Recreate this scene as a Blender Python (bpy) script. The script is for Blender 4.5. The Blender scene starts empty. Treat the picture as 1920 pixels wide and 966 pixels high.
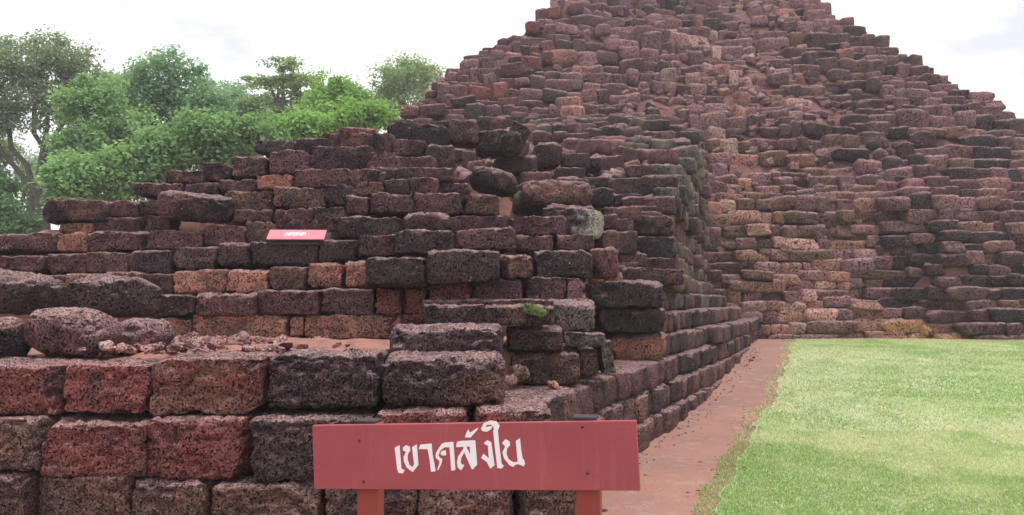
import bpy, math, random
import numpy as np
from mathutils import Vector, Euler, Matrix
from mathutils.geometry import tessellate_polygon

random.seed(7); RNG = np.random.default_rng(7)
scn = bpy.context.scene
COL = scn.collection

# ------------------------------------------------------------------ camera
FPX, CX, CY, HOR = 1507.0, 960.0, 483.0, 565.0
CAMZ = 1.4
PITCH = math.atan((HOR - CY) / FPX)
cam_d = bpy.data.cameras.new('camera'); cam = bpy.data.objects.new('camera', cam_d); COL.objects.link(cam)
cam.location = (0, 0, CAMZ); cam.rotation_euler = (math.pi / 2 + PITCH, 0, 0)
cam_d.sensor_width = 36; cam_d.lens = 36 * FPX / 1920; cam_d.clip_end = 2000; cam_d.clip_start = 0.05
scn.camera = cam

# ------------------------------------------------------------------ light
SUN_EL, SUN_AZ = math.radians(76), math.radians(110)   # azimuth clockwise from +Y
world = bpy.data.worlds.new('World'); scn.world = world; world.use_nodes = True
wn = world.node_tree; wn.nodes.clear()
o_ = wn.nodes.new('ShaderNodeOutputWorld'); bg = wn.nodes.new('ShaderNodeBackground')
sky = wn.nodes.new('ShaderNodeTexSky'); sky.sky_type = 'NISHITA'; sky.sun_disc = False
sky.sun_elevation = SUN_EL; sky.sun_rotation = SUN_AZ; sky.dust_density = 3.0; sky.air_density = 1.0
tc = wn.nodes.new('ShaderNodeTexCoord'); cn = wn.nodes.new('ShaderNodeTexNoise')
mp = wn.nodes.new('ShaderNodeMapping'); mp.inputs['Scale'].default_value = (1, 1, 2.6)
cn.inputs['Scale'].default_value = 2.2; cn.inputs['Detail'].default_value = 6; cn.inputs['Roughness'].default_value = .55
cr = wn.nodes.new('ShaderNodeValToRGB')
cr.color_ramp.elements[0].position = .34; cr.color_ramp.elements[0].color = (6.1, 6.1, 6.6, 1)
cr.color_ramp.elements[1].position = .50; cr.color_ramp.elements[1].color = (10.4, 10.4, 10.5, 1)
mx = wn.nodes.new('ShaderNodeMix'); mx.data_type = 'RGBA'; mx.inputs[0].default_value = .90
wn.links.new(tc.outputs['Generated'], mp.inputs['Vector']); wn.links.new(mp.outputs[0], cn.inputs['Vector'])
wn.links.new(cn.outputs['Fac'], cr.inputs['Fac'])
wn.links.new(sky.outputs[0], mx.inputs[6]); wn.links.new(cr.outputs[0], mx.inputs[7])
wn.links.new(mx.outputs[2], bg.inputs['Color']); bg.inputs['Strength'].default_value = .1
wn.links.new(bg.outputs[0], o_.inputs['Surface'])

sun_d = bpy.data.lights.new('sun', 'SUN'); sun_d.energy = 1.5; sun_d.angle = math.radians(16); sun_d.color = (1, .96, .9)
sun = bpy.data.objects.new('sun', sun_d); COL.objects.link(sun)
_dir = Vector((math.sin(SUN_AZ) * math.cos(SUN_EL), math.cos(SUN_AZ) * math.cos(SUN_EL), math.sin(SUN_EL)))
sun.rotation_euler = (-_dir).to_track_quat('-Z', 'Y').to_euler(); sun.location = _dir * 60
vs = scn.view_settings; vs.view_transform = 'Standard'; vs.look = 'None'; vs.gamma = 1; vs.use_curve_mapping = False
vs.exposure = 0.65

# ------------------------------------------------------------------ projection helpers
cth, sth = math.cos(PITCH), math.sin(PITCH)
def at(px, py, Y):
    "the point of the photograph's pixel that lies Y metres in front"
    u, v = px - CX, CY - py
    d = (u, cth * FPX - sth * v, sth * FPX + cth * v)
    t = Y / d[1]
    return Vector((d[0] * t, Y, CAMZ + d[2] * t))
def proj(p):
    x, y, z = p[0], p[1], p[2] - CAMZ
    f = y * cth + z * sth; v = -y * sth + z * cth
    return CX + FPX * x / f, CY - FPX * v / f
def ppm(Y): return FPX / Y
def interp(x, xs, ys): return float(np.interp(x, xs, ys))

# ------------------------------------------------------------------ numpy noise
def _hash(ix, iy, iz, seed):
    h = (ix.astype(np.int64) * 374761393 + iy.astype(np.int64) * 668265263 + iz.astype(np.int64) * 2147483647 + seed * 1274126177) & 0xffffffff
    h = ((h ^ (h >> 13)) * 1274126177) & 0xffffffff
    h = ((h ^ (h >> 16)) * 2246822519) & 0xffffffff
    return ((h ^ (h >> 15)) & 0xffff) / 65535.0
def vnoise(P, seed=0):
    f = np.floor(P); t = P - f; t = t * t * (3 - 2 * t); f = f.astype(np.int64)
    r = 0
    for a in (0, 1):
        wx = t[:, 0] if a else 1 - t[:, 0]
        for b in (0, 1):
            wy = t[:, 1] if b else 1 - t[:, 1]
            for c in (0, 1):
                wz = t[:, 2] if c else 1 - t[:, 2]
                r = r + wx * wy * wz * _hash(f[:, 0] + a, f[:, 1] + b, f[:, 2] + c, seed)
    return r * 2 - 1

# ------------------------------------------------------------------ mesh helpers
def mesh_from(name, V, F, mat=None, smooth=True, tint=None):
    V = np.asarray(V, dtype=np.float32); F = np.asarray(F, dtype=np.int32)
    me = bpy.data.meshes.new(name); n, k = F.shape
    me.vertices.add(len(V)); me.vertices.foreach_set('co', V.ravel())
    me.loops.add(n * k); me.loops.foreach_set('vertex_index', F.ravel())
    me.polygons.add(n); me.polygons.foreach_set('loop_start', np.arange(0, n * k, k, dtype=np.int32))
    me.polygons.foreach_set('loop_total', np.full(n, k, dtype=np.int32))
    me.polygons.foreach_set('use_smooth', np.full(n, bool(smooth)))
    if tint is not None:
        a = me.attributes.new('tint', 'FLOAT_COLOR', 'POINT')
        c = np.ones((len(V), 4), dtype=np.float32); c[:, :3] = tint; a.data.foreach_set('color', c.ravel())
    me.update(calc_edges=True); me.validate()
    if mat: me.materials.append(mat)
    return me
def link(name, me, parent=None, loc=None, rot=None):
    o = bpy.data.objects.new(name, me); COL.objects.link(o)
    if parent: o.parent = parent
    if loc is not None: o.location = loc
    if rot is not None: o.rotation_euler = rot
    return o
def tag(o, label=None, cat=None, group=None, kind=None):
    if label: o['label'] = label
    if cat: o['category'] = cat
    if group: o['group'] = group
    if kind: o['kind'] = kind
    return o

_lat = {}
def lattice(nx, ny, nz):
    "surface grid of a box: parameters in [-1,1] and quads"
    if (nx, ny, nz) in _lat: return _lat[(nx, ny, nz)]
    idx = {}; P = []; F = []
    def vid(i, j, k):
        q = (i, j, k)
        if q not in idx:
            idx[q] = len(P); P.append((2 * i / nx - 1, 2 * j / ny - 1, 2 * k / nz - 1))
        return idx[q]
    for i in range(nx):
        for j in range(ny):
            F.append([vid(i, j, nz), vid(i + 1, j, nz), vid(i + 1, j + 1, nz), vid(i, j + 1, nz)])
            F.append([vid(i, j, 0), vid(i, j + 1, 0), vid(i + 1, j + 1, 0), vid(i + 1, j, 0)])
        for k in range(nz):
            F.append([vid(i, 0, k), vid(i + 1, 0, k), vid(i + 1, 0, k + 1), vid(i, 0, k + 1)])
            F.append([vid(i, ny, k), vid(i, ny, k + 1), vid(i + 1, ny, k + 1), vid(i + 1, ny, k)])
    for j in range(ny):
        for k in range(nz):
            F.append([vid(0, j, k), vid(0, j, k + 1), vid(0, j + 1, k + 1), vid(0, j + 1, k)])
            F.append([vid(nx, j, k), vid(nx, j + 1, k), vid(nx, j + 1, k + 1), vid(nx, j, k + 1)])
    P = np.array(P); P = np.sin(P * math.pi / 2) * .4 + P * .6
    _lat[(nx, ny, nz)] = (P, np.array(F)); return _lat[(nx, ny, nz)]

def block_verts(W, T, H, segs, r=.2, rough=.05, pits=0.0, seed=0, chips=4, cut=(.03, .15)):
    "a weathered laterite block, W wide, T deep, H high, round its own centre"
    P, F = lattice(*segs)
    rs = np.random.default_rng(seed + 11)
    h = np.array([W, T, H]) / 2; m = min(W, H)
    rad = min(r * m, .48 * min(W, T, H))
    # skew the box a little so that no face is quite square
    Q = P * h
    sk = rs.uniform(-1, 1, 8) * rough * m
    Q = Q + np.stack([sk[0] * P[:, 2] + sk[1] * P[:, 1] * P[:, 2], sk[2] * P[:, 2] + sk[3] * P[:, 0] * .7, sk[4] * P[:, 0] * .6 + sk[5] * P[:, 0] * P[:, 0] * .8], 1)
    inner = np.clip(Q, -(h - rad), h - rad)
    d = Q - inner; L = np.linalg.norm(d, axis=1, keepdims=True); d = d / np.maximum(L, 1e-6)
    V = inner + d * np.minimum(L, rad)
    # broken corners and edges: slice pieces off with slanted planes
    for _ in range(chips if rough > 0 else 0):
        nv = rs.choice([-1., 1.], 3) * rs.uniform(.15, 1, 3) / np.maximum(h / m, .5); nv[int(rs.integers(3))] *= rs.uniform(0, .6); nv /= np.linalg.norm(nv)
        dist = V @ nv; lim = dist.max() * (1 - rs.uniform(*cut)); ov = np.clip(dist - lim, 0, None); V = V - ov[:, None] * nv
    off = rs.uniform(0, 90, 3)
    n1 = vnoise(V * (1.1 / m) + off, seed); n2 = vnoise(V * (3.1 / m) + off, seed + 1); n3 = vnoise(V * (7.5 / m) + off, seed + 2)
    disp = rough * m * (1.0 * n1 + .55 * n2 + .28 * n3)
    if pits > 0:
        p1 = vnoise(V * np.array([26, 26, 38.]) + off, seed + 3); p2 = vnoise(V * 60 + off, seed + 4)
        disp = disp - pits * 1.5 * np.clip((p1 - .2) * 6, 0, 1.3) - pits * .8 * np.clip((p2 - .12) * 3.0, 0, 1) + pits * .4 * n3
    return V + d * disp[:, None], F

# ------------------------------------------------------------------ materials
def new_mat(name):
    m = bpy.data.materials.new(name); m.use_nodes = True
    nt = m.node_tree; b = nt.nodes['Principled BSDF']
    b.inputs['Specular IOR Level'].default_value = .2
    return m, nt, b
def N(nt, typ, **kw):
    n = nt.nodes.new(typ)
    for k, v in kw.items():
        if k.startswith('i_'): n.inputs[k[2:].replace('_', ' ')].default_value = v
        else: setattr(n, k, v)
    return n
def mixc(nt, fac, a, b, mode='MIX'):
    n = nt.nodes.new('ShaderNodeMix'); n.data_type = 'RGBA'; n.blend_type = mode
    for s, v in ((0, fac), (6, a), (7, b)):
        if hasattr(v, 'is_output'): nt.links.new(v, n.inputs[s])
        else: n.inputs[s].default_value = v if s == 0 else (*v, 1)
    return n.outputs[2]
def ramp(nt, src, p0, p1, v0=0., v1=1.):
    n = nt.nodes.new('ShaderNodeMapRange'); n.interpolation_type = 'SMOOTHSTEP'
    n.inputs[1].default_value = p0; n.inputs[2].default_value = p1; n.inputs[3].default_value = v0; n.inputs[4].default_value = v1
    nt.links.new(src, n.inputs[0]); return n.outputs[0]
def noise(nt, scale, detail=4, rough=.55, vec=None, sx=None):
    n = nt.nodes.new('ShaderNodeTexNoise'); n.inputs['Scale'].default_value = scale
    n.inputs['Detail'].default_value = detail; n.inputs['Roughness'].default_value = rough
    g = vec
    if g is None: g = nt.nodes.new('ShaderNodeNewGeometry').outputs['Position']
    if sx is not None:
        mpn = nt.nodes.new('ShaderNodeMapping'); mpn.inputs['Scale'].default_value = sx
        nt.links.new(g, mpn.inputs['Vector']); g = mpn.outputs[0]
    nt.links.new(g, n.inputs['Vector']); return n.outputs['Fac']
def mul(nt, a, b):
    n = nt.nodes.new('ShaderNodeMath'); n.operation = 'MULTIPLY'
    for s, v in ((0, a), (1, b)):
        if hasattr(v, 'is_output'): nt.links.new(v, n.inputs[s])
        else: n.inputs[s].default_value = v
    return n.outputs[0]

def stone_mat(name, use_attr, bump=.02, fine=1.0, con=1.0):
    m, nt, b = new_mat(name)
    if use_attr:
        src = N(nt, 'ShaderNodeAttribute', attribute_name='tint').outputs['Color']
    else:
        src = N(nt, 'ShaderNodeObjectInfo').outputs['Color']
    geo = nt.nodes.new('ShaderNodeNewGeometry')
    big = noise(nt, 2.6, 5, .6); mid = noise(nt, 10, 5, .65); finen = noise(nt, 60 * fine, 4, .68); tiny = noise(nt, 120 * fine, 3, .7)
    # laterite: rusty where the crust is broken, charcoal where lichen has taken hold
    rust = mixc(nt, 1.0, src, (1.9, 1.25, 1.05), 'MULTIPLY')
    dark = mixc(nt, 1.0, src, (.40, .43, .52), 'MULTIPLY')
    c = mixc(nt, ramp(nt, big, .42, .64, 0, .9 * con), src, dark)
    c = mixc(nt, ramp(nt, mid, .48, .76, 0, .6 * con), c, rust)
    c = mixc(nt, ramp(nt, tiny, .53, .64, 0, .8 * con), c, mixc(nt, .5, mixc(nt, 1.0, src, (2.7, 2.4, 2.4), 'MULTIPLY'), (.22, .155, .15)))
    c = mixc(nt, ramp(nt, finen, .43, .36, 0, .9 * con), c, mixc(nt, 1.0, src, (.16, .14, .17), 'MULTIPLY'))  # occlusion-like shade inside the pits, painted into the colour
    # soil dust on upward faces, with pale highlights on top edges painted in
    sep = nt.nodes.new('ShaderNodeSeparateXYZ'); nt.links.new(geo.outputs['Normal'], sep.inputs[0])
    dust_highlight = mul(nt, ramp(nt, sep.outputs['Z'], .25, .85), ramp(nt, mid, .30, .62, .2, .78))
    c = mixc(nt, dust_highlight, c, mixc(nt, ramp(nt, tiny, .4, .62), (.24, .135, .130), (.50, .335, .325)))
    # pale lichen flecks
    vo = N(nt, 'ShaderNodeTexVoronoi', i_Scale=17.0 * fine); nt.links.new(geo.outputs['Position'], vo.inputs['Vector'])
    sp = nt.nodes.new('ShaderNodeSeparateColor'); nt.links.new(vo.outputs['Color'], sp.inputs[0])
    wob = nt.nodes.new('ShaderNodeMath'); wob.operation = 'ADD'; nt.links.new(vo.outputs['Distance'], wob.inputs[0]); nt.links.new(mul(nt, tiny, .25), wob.inputs[1])
    fleck = mul(nt, ramp(nt, wob.outputs[0], .27, .20), ramp(nt, sp.outputs[0], .70, .74))
    c = mixc(nt, mul(nt, fleck, .75 * con), c, (.38, .34, .33))
    nt.links.new(c, b.inputs['Base Color']); b.inputs['Roughness'].default_value = .93
    # porous surface
    v2 = N(nt, 'ShaderNodeTexVoronoi', i_Scale=36.0 * fine); nt.links.new(geo.outputs['Position'], v2.inputs['Vector'])
    bp1 = N(nt, 'ShaderNodeBump', i_Strength=1.0, i_Distance=bump * 1.3); nt.links.new(ramp(nt, finen, .33, .47), bp1.inputs['Height'])
    bp2 = N(nt, 'ShaderNodeBump', i_Strength=.7, i_Distance=bump * .6)
    nt.links.new(tiny, bp2.inputs['Height']); nt.links.new(bp1.outputs[0], bp2.inputs['Normal'])
    nt.links.new(bp2.outputs[0], b.inputs['Normal'])
    return m
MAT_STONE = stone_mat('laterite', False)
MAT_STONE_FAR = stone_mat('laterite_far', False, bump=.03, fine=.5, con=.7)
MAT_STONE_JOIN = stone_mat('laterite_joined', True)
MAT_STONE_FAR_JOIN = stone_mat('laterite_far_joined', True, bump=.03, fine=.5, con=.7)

def soil_mat(name, ca, cb, cc, sc=6., bump=.03):
    m, nt, b = new_mat(name)
    n1 = noise(nt, sc * .25, 5, .6); n2 = noise(nt, sc, 6, .65); n3 = noise(nt, sc * 9, 4, .7)
    c = mixc(nt, ramp(nt, n1, .35, .65), ca, cb)
    c = mixc(nt, ramp(nt, n2, .48, .72, 0, .8), c, cc)
    c = mixc(nt, ramp(nt, n3, .52, .72, 0, .35), c, mixc(nt, 1., c, (1.5, 1.45, 1.4), 'MULTIPLY'))
    c = mixc(nt, ramp(nt, n3, .46, .28, 0, .4), c, mixc(nt, 1., c, (.5, .48, .48), 'MULTIPLY'))
    nt.links.new(c, b.inputs['Base Color']); b.inputs['Roughness'].default_value = .95
    bp = N(nt, 'ShaderNodeBump', i_Strength=.7, i_Distance=bump); nt.links.new(n2, bp.inputs['Height'])
    bq = N(nt, 'ShaderNodeBump', i_Strength=.6, i_Distance=bump * .4); nt.links.new(n3, bq.inputs['Height']); nt.links.new(bp.outputs[0], bq.inputs['Normal'])
    nt.links.new(bq.outputs[0], b.inputs['Normal'])
    return m
MAT_SOIL = soil_mat('red_soil', (.42, .20, .155), (.33, .165, .135), (.16, .09, .08), sc=9., bump=.06)
MAT_PYR_SOIL = soil_mat('pyramid_earth', (.20, .095, .082), (.14, .072, .066), (.08, .045, .043), sc=7., bump=.08)
MAT_PATH = soil_mat('path_soil', (.34, .175, .14), (.28, .155, .128), (.36, .25, .21), sc=5., bump=.03)
MAT_GROUND = soil_mat('earth', (.10, .11, .05), (.12, .09, .06), (.07, .08, .035), sc=2.)

def plain_mat(name, col, rough=.6, var=.15, sc=20, bump=0.):
    m, nt, b = new_mat(name)
    n = noise(nt, sc, 4, .6); c = mixc(nt, ramp(nt, n, .35, .65, 0, var), col, tuple(x * .55 for x in col))
    nt.links.new(c, b.inputs['Base Color']); b.inputs['Roughness'].default_value = rough
    if bump:
        bp = N(nt, 'ShaderNodeBump', i_Strength=.4, i_Distance=bump); nt.links.new(n, bp.inputs['Height']); nt.links.new(bp.outputs[0], b.inputs['Normal'])
    return m

# tints: albedo of the stone faces
TINT = dict(k=(.026, .019, .022), d=(.054, .034, .039), m=(.128, .063, .067), b=(.150, .082, .064), r=(.180, .060, .056),
            t=(.36, .170, .120), g=(.135, .118, .100), p=(.225, .114, .116), o=(.60, .32, .16), l=(.42, .255, .22))
def tint(c, rs, s=.18, far=False):
    t = np.array(TINT[c])
    if far and c == 't': t = np.array((.30, .150, .112))
    return tuple(t * (1 + rs.uniform(-s, s)) * (1 + rs.uniform(-.06, .06, 3)))

# ------------------------------------------------------------------ block records
def patchy(V, col, seed, other=None):
    "albedo wandering between the stone's own tint and a second one"
    rs_ = np.random.default_rng(seed + 77); m_ = max(.12, float(np.ptp(V[:, 2])))
    o2 = np.array(other if other is not None else [TINT['k'], (.135, .066, .060), TINT['b'], TINT['k'], TINT['d']][int(rs_.integers(5))]) * (1.15 if sum(col) > .25 else 1)
    if sum(col) > .45 and other is None: o2 = np.array(TINT['b']) * 1.25
    n_ = vnoise(V * (1.3 / m_) + rs_.uniform(0, 50, 3), seed) + .5 * vnoise(V * (3.7 / m_) + 9, seed + 1)
    t_ = np.clip((n_ - .05) * 2.2, 0, .75)[:, None]
    return np.clip(np.array(col) * (1 - t_) + o2 * t_, .004, 1)
class Blocks:
    "collects stones; the 300 that show largest become parts of their own, the rest one joined part"
    def __init__(self, root, mat, matj): self.root, self.mat, self.matj, self.rec = root, mat, matj, []
    def add(self, c, size, rot, col, r=.2, rough=.05, pits=0., segs=None, seed=None):
        px, py = proj(c); k = FPX / max(c[1], .5)
        vis = -60 < px < 1980 and -40 < py < 1010
        area = size[0] * size[2] * k * k * (1 if vis else .001)
        if abs(rot[2]) > .6: area *= .35
        self.rec.append(dict(c=Vector(c), s=size, rot=rot, col=col, r=r, rough=rough, pits=pits, segs=segs, seed=seed if seed is not None else len(self.rec), area=area))
    def build(self, limit=300, protos=None):
        self.rec.sort(key=lambda q: -q['area'])
        for i, q in enumerate(self.rec[:limit]):
            if protos and q['segs'] is None:
                me = protos[q['seed'] % len(protos)]
                o = link('block', me, self.root, q['c'], q['rot']); o.scale = q['s']
            else:
                V, F = block_verts(*q['s'], q['segs'], q['r'], q['rough'], q['pits'], q['seed'])
                o = link('block', mesh_from('block', V, F, self.matj, tint=patchy(V, q['col'], q['seed'])), self.root, q['c'], q['rot'])
            o.color = (*q['col'], 1)
        rest = self.rec[limit:]
        if not rest: return
        Vs, Fs, Ts, n = [], [], [], 0
        for q in rest:
            if protos and q['segs'] is None:
                V0, F = PROTO_GEO[q['seed'] % len(PROTO_GEO)]; V = V0 * np.array(q['s'])
            else: V, F = block_verts(*q['s'], q['segs'], q['r'], q['rough'], q['pits'], q['seed'])
            M = np.array(Euler(q['rot']).to_matrix()); V = V @ M.T + np.array(q['c'])
            Vs.append(V); Fs.append(F + n); Ts.append(np.tile(q['col'], (len(V), 1))); n += len(V)
        o = link('small_blocks', mesh_from('small_blocks', np.vstack(Vs), np.vstack(Fs), self.matj, tint=np.vstack(Ts)), self.root)
        o['kind'] = 'stuff'

PROTO_GEO = []
for s in range(28):
    V, F = block_verts(1.0, 1.0, 1.0, (7, 4, 5), r=.10 + .16 * ((s * 7) % 5) / 5, rough=.065 + .06 * ((s * 3) % 4) / 4, seed=900 + s)
    PROTO_GEO.append((V, F))
PROTOS = [mesh_from('weathered_block', V, F, MAT_STONE_FAR) for V, F in PROTO_GEO]

# ------------------------------------------------------------------ ground, path, lawn
def G(Y):
    t = min(max((Y - 7.0) / 10.5, 0), 1); return .55 * t * t * (3 - 2 * t)
def ground_hit(px, py):
    lo, hi = .5, 60.
    for _ in range(40):
        m_ = (lo + hi) / 2; p = at(px, py, m_)
        if p.z > G(m_): lo = m_
        else: hi = m_
    return at(px, py, hi)
def sheet(name, xs, ys, zf, mat, kind='structure'):
    V = [(x, y, zf(x, y)) for y in ys for x in xs]; n = len(xs)
    F = [(j * n + i, j * n + i + 1, (j + 1) * n + i + 1, (j + 1) * n + i) for j in range(len(ys) - 1) for i in range(n - 1)]
    o = link(name, mesh_from(name, V, F, mat)); o['kind'] = kind; return o
ysg = [-60, -20, -5, 0] + list(np.linspace(1, 20, 40)) + [24, 30, 40, 60, 100, 200, 500, 1200]
sheet('ground', [-1200, -300, -100, -40, -20, -10, -5, 0, 5, 10, 20, 40, 100, 300, 1200], ysg, lambda x, y: G(y) - .004, MAT_GROUND)
EDGE_PX = [(1335, 966), (1352, 925), (1392, 852), (1436, 772), (1462, 722), (1480, 676), (1482, 652)]
EDGE = [ground_hit(*p) for p in EDGE_PX]
eY = [-30, 0] + [p.y for p in EDGE] + [30]; eX = [-.35, .35] + [p.x for p in EDGE] + [EDGE[-1].x + 6]
def edge_x(Y):
    return interp(Y, eY, eX) + .05 * float(vnoise(np.array([[Y * 1.7, 0, 3.]]), 5)[0]) + .035 * float(vnoise(np.array([[Y * 7, 0, 8.]]), 6)[0])
ysl = np.concatenate([[-30, -10, -2, 1], np.linspace(2, 19.5, 260)])
def strip(name, xf0, xf1, n, dz, mat):
    V, F = [], []
    for j, y in enumerate(ysl):
        a, b = xf0(y), xf1(y)
        for i in range(n + 1):
            x = a + (b - a) * i / n; V.append((x, y, G(y) + dz))
    for j in range(len(ysl) - 1):
        for i in range(n): q = j * (n + 1) + i; F.append((q, q + 1, q + n + 2, q + n + 1))
    o = link(name, mesh_from(name, V, F, mat)); o['kind'] = 'structure'; return o
strip('path', lambda y: -30 if y < 4.0 else (-.6 if y < 4.7 else interp(y, [4.7, 18.5], [-.8, 4.2])), lambda y: edge_x(y) + .25, 12, .004, MAT_PATH)

m, nt, b = new_mat('lawn_turf')
n1 = noise(nt, .55, 4, .6); n2 = noise(nt, 5, 5, .6); n3 = noise(nt, 60, 4, .7)
c = mixc(nt, ramp(nt, n1, .38, .62), (.34, .47, .21), (.55, .58, .40))
c = mixc(nt, ramp(nt, n2, .45, .70, 0, .6), c, (.42, .53, .27))
c = mixc(nt, ramp(nt, n3, .50, .72, 0, .55), c, (.60, .62, .44))
c = mixc(nt, ramp(nt, n3, .48, .28, 0, .6), c, (.18, .25, .09))
nt.links.new(c, b.inputs['Base Color']); b.inputs['Roughness'].default_value = .9
bp = N(nt, 'ShaderNodeBump', i_Strength=.7, i_Distance=.03); nt.links.new(n3, bp.inputs['Height']); nt.links.new(bp.outputs[0], b.inputs['Normal'])
MAT_LAWN = m
strip('lawn', edge_x, lambda y: 40.0, 20, .010, MAT_LAWN)

def attr_leaf_mat(name, transl=.35, rough=.6):
    m, nt, b = new_mat(name)
    a = N(nt, 'ShaderNodeAttribute', attribute_name='tint').outputs['Color']
    nt.links.new(a, b.inputs['Base Color']); b.inputs['Roughness'].default_value = rough
    tr = nt.nodes.new('ShaderNodeBsdfTranslucent'); nt.links.new(mixc(nt, 1., a, (1.15, 1.25, .7), 'MULTIPLY'), tr.inputs['Color'])
    ms = nt.nodes.new('ShaderNodeMixShader'); ms.inputs[0].default_value = transl
    nt.links.new(b.outputs[0], ms.inputs[1]); nt.links.new(tr.outputs[0], ms.inputs[2])
    nt.links.new(ms.outputs[0], nt.nodes['Material Output'].inputs['Surface'])
    return m
MAT_BLADE = attr_leaf_mat('grass_blade', .3)
MAT_LEAF = attr_leaf_mat('leaf', .4)

def grass(n, y0, y1, h, w):
    Y = RNG.uniform(y0, y1, n); xe = np.array([edge_x(y) for y in np.linspace(y0, y1, 400)])
    x0 = np.interp(Y, np.linspace(y0, y1, 400), xe)
    # a ragged margin: a few tufts creep over the edge
    X = x0 - .16 + (RNG.random(n) ** 1.0) * (Y * .68 + .8 - x0)
    keep = (X > x0 + .02) | (RNG.random(n) < .35); X, Y = X[keep], Y[keep]; n = len(X)
    Z = np.array([G(v) for v in np.linspace(y0, y1, 200)]); Z = np.interp(Y, np.linspace(y0, y1, 200), Z) + .006
    a = RNG.uniform(0, 6.283, n); hh = h * RNG.uniform(.4, 1.15, n); ww = w * RNG.uniform(.6, 1.3, n)
    lx, ly = RNG.normal(0, .55, n) * hh, RNG.normal(0, .55, n) * hh
    V = np.empty((n, 3, 3)); dx, dy = np.cos(a) * ww, np.sin(a) * ww
    V[:, 0] = np.stack([X - dx, Y - dy, Z], 1); V[:, 1] = np.stack([X + dx, Y + dy, Z], 1); V[:, 2] = np.stack([X + lx, Y + ly, Z + hh * .8], 1)
    big = vnoise(np.stack([X * .55, Y * .55, Z * 0], 1), 21); sm = vnoise(np.stack([X * 3, Y * 3, Z * 0], 1), 22)
    t = np.clip(.52 + 1.0 * big + .7 * sm + RNG.normal(0, .22, n), 0, 1)[:, None]
    col = (1 - t) * np.array([.37, .49, .19]) + t * np.array([.68, .68, .43]); col *= RNG.uniform(.6, 1.15, (n, 1))
    return V.reshape(-1, 3), np.arange(3 * n).reshape(-1, 3), np.repeat(col, 3, 0)
parts = [grass(170000, 4.2, 8.5, .034, .004), grass(130000, 8.5, 18.0, .036, .007)]
Vg = np.vstack([p[0] for p in parts]); Fg = np.vstack([parts[0][1], parts[1][1] + len(parts[0][0])]); Tg = np.vstack([p[2] for p in parts])
g = link('grass', mesh_from('grass', Vg, Fg, MAT_BLADE, smooth=False, tint=Tg)); tag(g, 'short pale green mown grass covering the lawn', 'grass', kind='stuff')

# ------------------------------------------------------------------ pyramid
pyr = link('pyramid_ruin', None, loc=(6.3, 18, .5))
tag(pyr, 'tall stepped pyramid of tumbled laterite blocks rising behind the lawn', 'ruin')
def rel(root, p): return Vector(p) - root.location
PZ = [.3, 3.7, 6.5, 8.2, 8.85, 11.5]
def pyF(z): return interp(z, [.3, 3.7, 11.6, 14], [18.0, 18.9, 26.8, 30])
def pyL(z): return interp(z, PZ, [-5.6, -4.6, -3.0, -2.05, -1.2, 1.9])
def pyR(z): return interp(z, PZ, [17.2, 15.9, 13.8, 12.55, 12.1, 10.2])
PTOP = 11.55
def pyO(x, z):
    "the right half of the lower face stands forward of the recess"
    t = min(max((x - interp(z, [.5, 4, 5.6], [9.0, 8.2, 7.0])) / 1.3, 0), 1)
    return -.55 * t * interp(z, [.3, 3.6, 6.0], [1, 1, 0])
# earth core
nV, nF = [], []
zl = list(np.linspace(.2, PTOP - .15, 46)); nx_ = 70
for z in zl:
    a, b2, y = pyL(z) + .26, pyR(z) - .26, pyF(z) + .20
    for i in range(nx_ + 1): nV.append((a + (b2 - a) * i / nx_, y, z))
nV = np.array(nV)
nV[:, 1] += np.array([pyO(q_[0], q_[2]) for q_ in nV]) + .10 * vnoise(nV * 1.3, 31) + .12 * vnoise(nV * 3.1, 32)
W_ = nx_ + 1
for j in range(len(zl) - 1):
    for i in range(nx_): q = j * W_ + i; nF.append((q, q + 1, q + W_ + 1, q + W_))
back = len(nV); ext = []
for j, z in enumerate(zl):
    ext.append((pyL(z) + .3, 47 - pyF(z) * .35, z)); ext.append((pyR(z) - .3, 47 - pyF(z) * .35, z))
nV = np.vstack([nV, np.array(ext)])
for j in range(len(zl) - 1):
    p, q = j * W_, (j + 1) * W_
    nF.append((p, q, back + 2 * (j + 1), back + 2 * j)); nF.append((p + nx_, back + 2 * j + 1, back + 2 * (j + 1) + 1, q + nx_))
    nF.append((back + 2 * j, back + 2 * j + 2, back + 2 * j + 3, back + 2 * j + 1))
p = (len(zl) - 1) * W_
nF.append((p, p + nx_, back + 2 * len(zl) - 1, back + 2 * len(zl) - 2))
link('earth_core', mesh_from('earth_core', nV - np.array(pyr.location), nF, MAT_PYR_SOIL), pyr)

PB = Blocks(pyr, MAT_STONE_FAR, MAT_STONE_FAR_JOIN)
rs = np.random.default_rng(42)
SOIL_HOLES = [(1545, 225, 45, 22), (1445, 320, 30, 12), (1000, 60, 34, 14), (800, 195, 30, 16), (1310, 130, 50, 14), (1640, 300, 30, 16), (1410, 245, 40, 14), (1445, 562, 34, 16), (1790, 280, 26, 10)]
def pcol(px, py, z):
    u = rs.random()
    if py > 596 and 1600 < px < 1790: return 'o' if u < .6 else 't'
    if 1345 < px < 1540 and 540 < py < 608 and u < .6: return 'l' if u < .35 else 't'
    if 1320 < px < 1660 and py > 270 + max(0, px - 1500) * .6:
        return 't' if u < .24 else ('b' if u < .62 else ('l' if u < .70 else 'p'))
    if px > 1500 and py > 250: return 'd' if u < .26 else ('m' if u < .62 else ('p' if u < .93 else 't'))
    if 1250 < px < 1520 and 60 < py < 300: return 'p' if u < .5 else ('t' if u < .64 else ('l' if u < .76 else 'm'))
    if px < 1050: return 'm' if u < .5 else ('p' if u < .8 else ('r' if u < .92 else 'd'))
    return 'p' if u < .48 else ('m' if u < .80 else ('d' if u < .90 else 't'))
z = .38; row = 0
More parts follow.
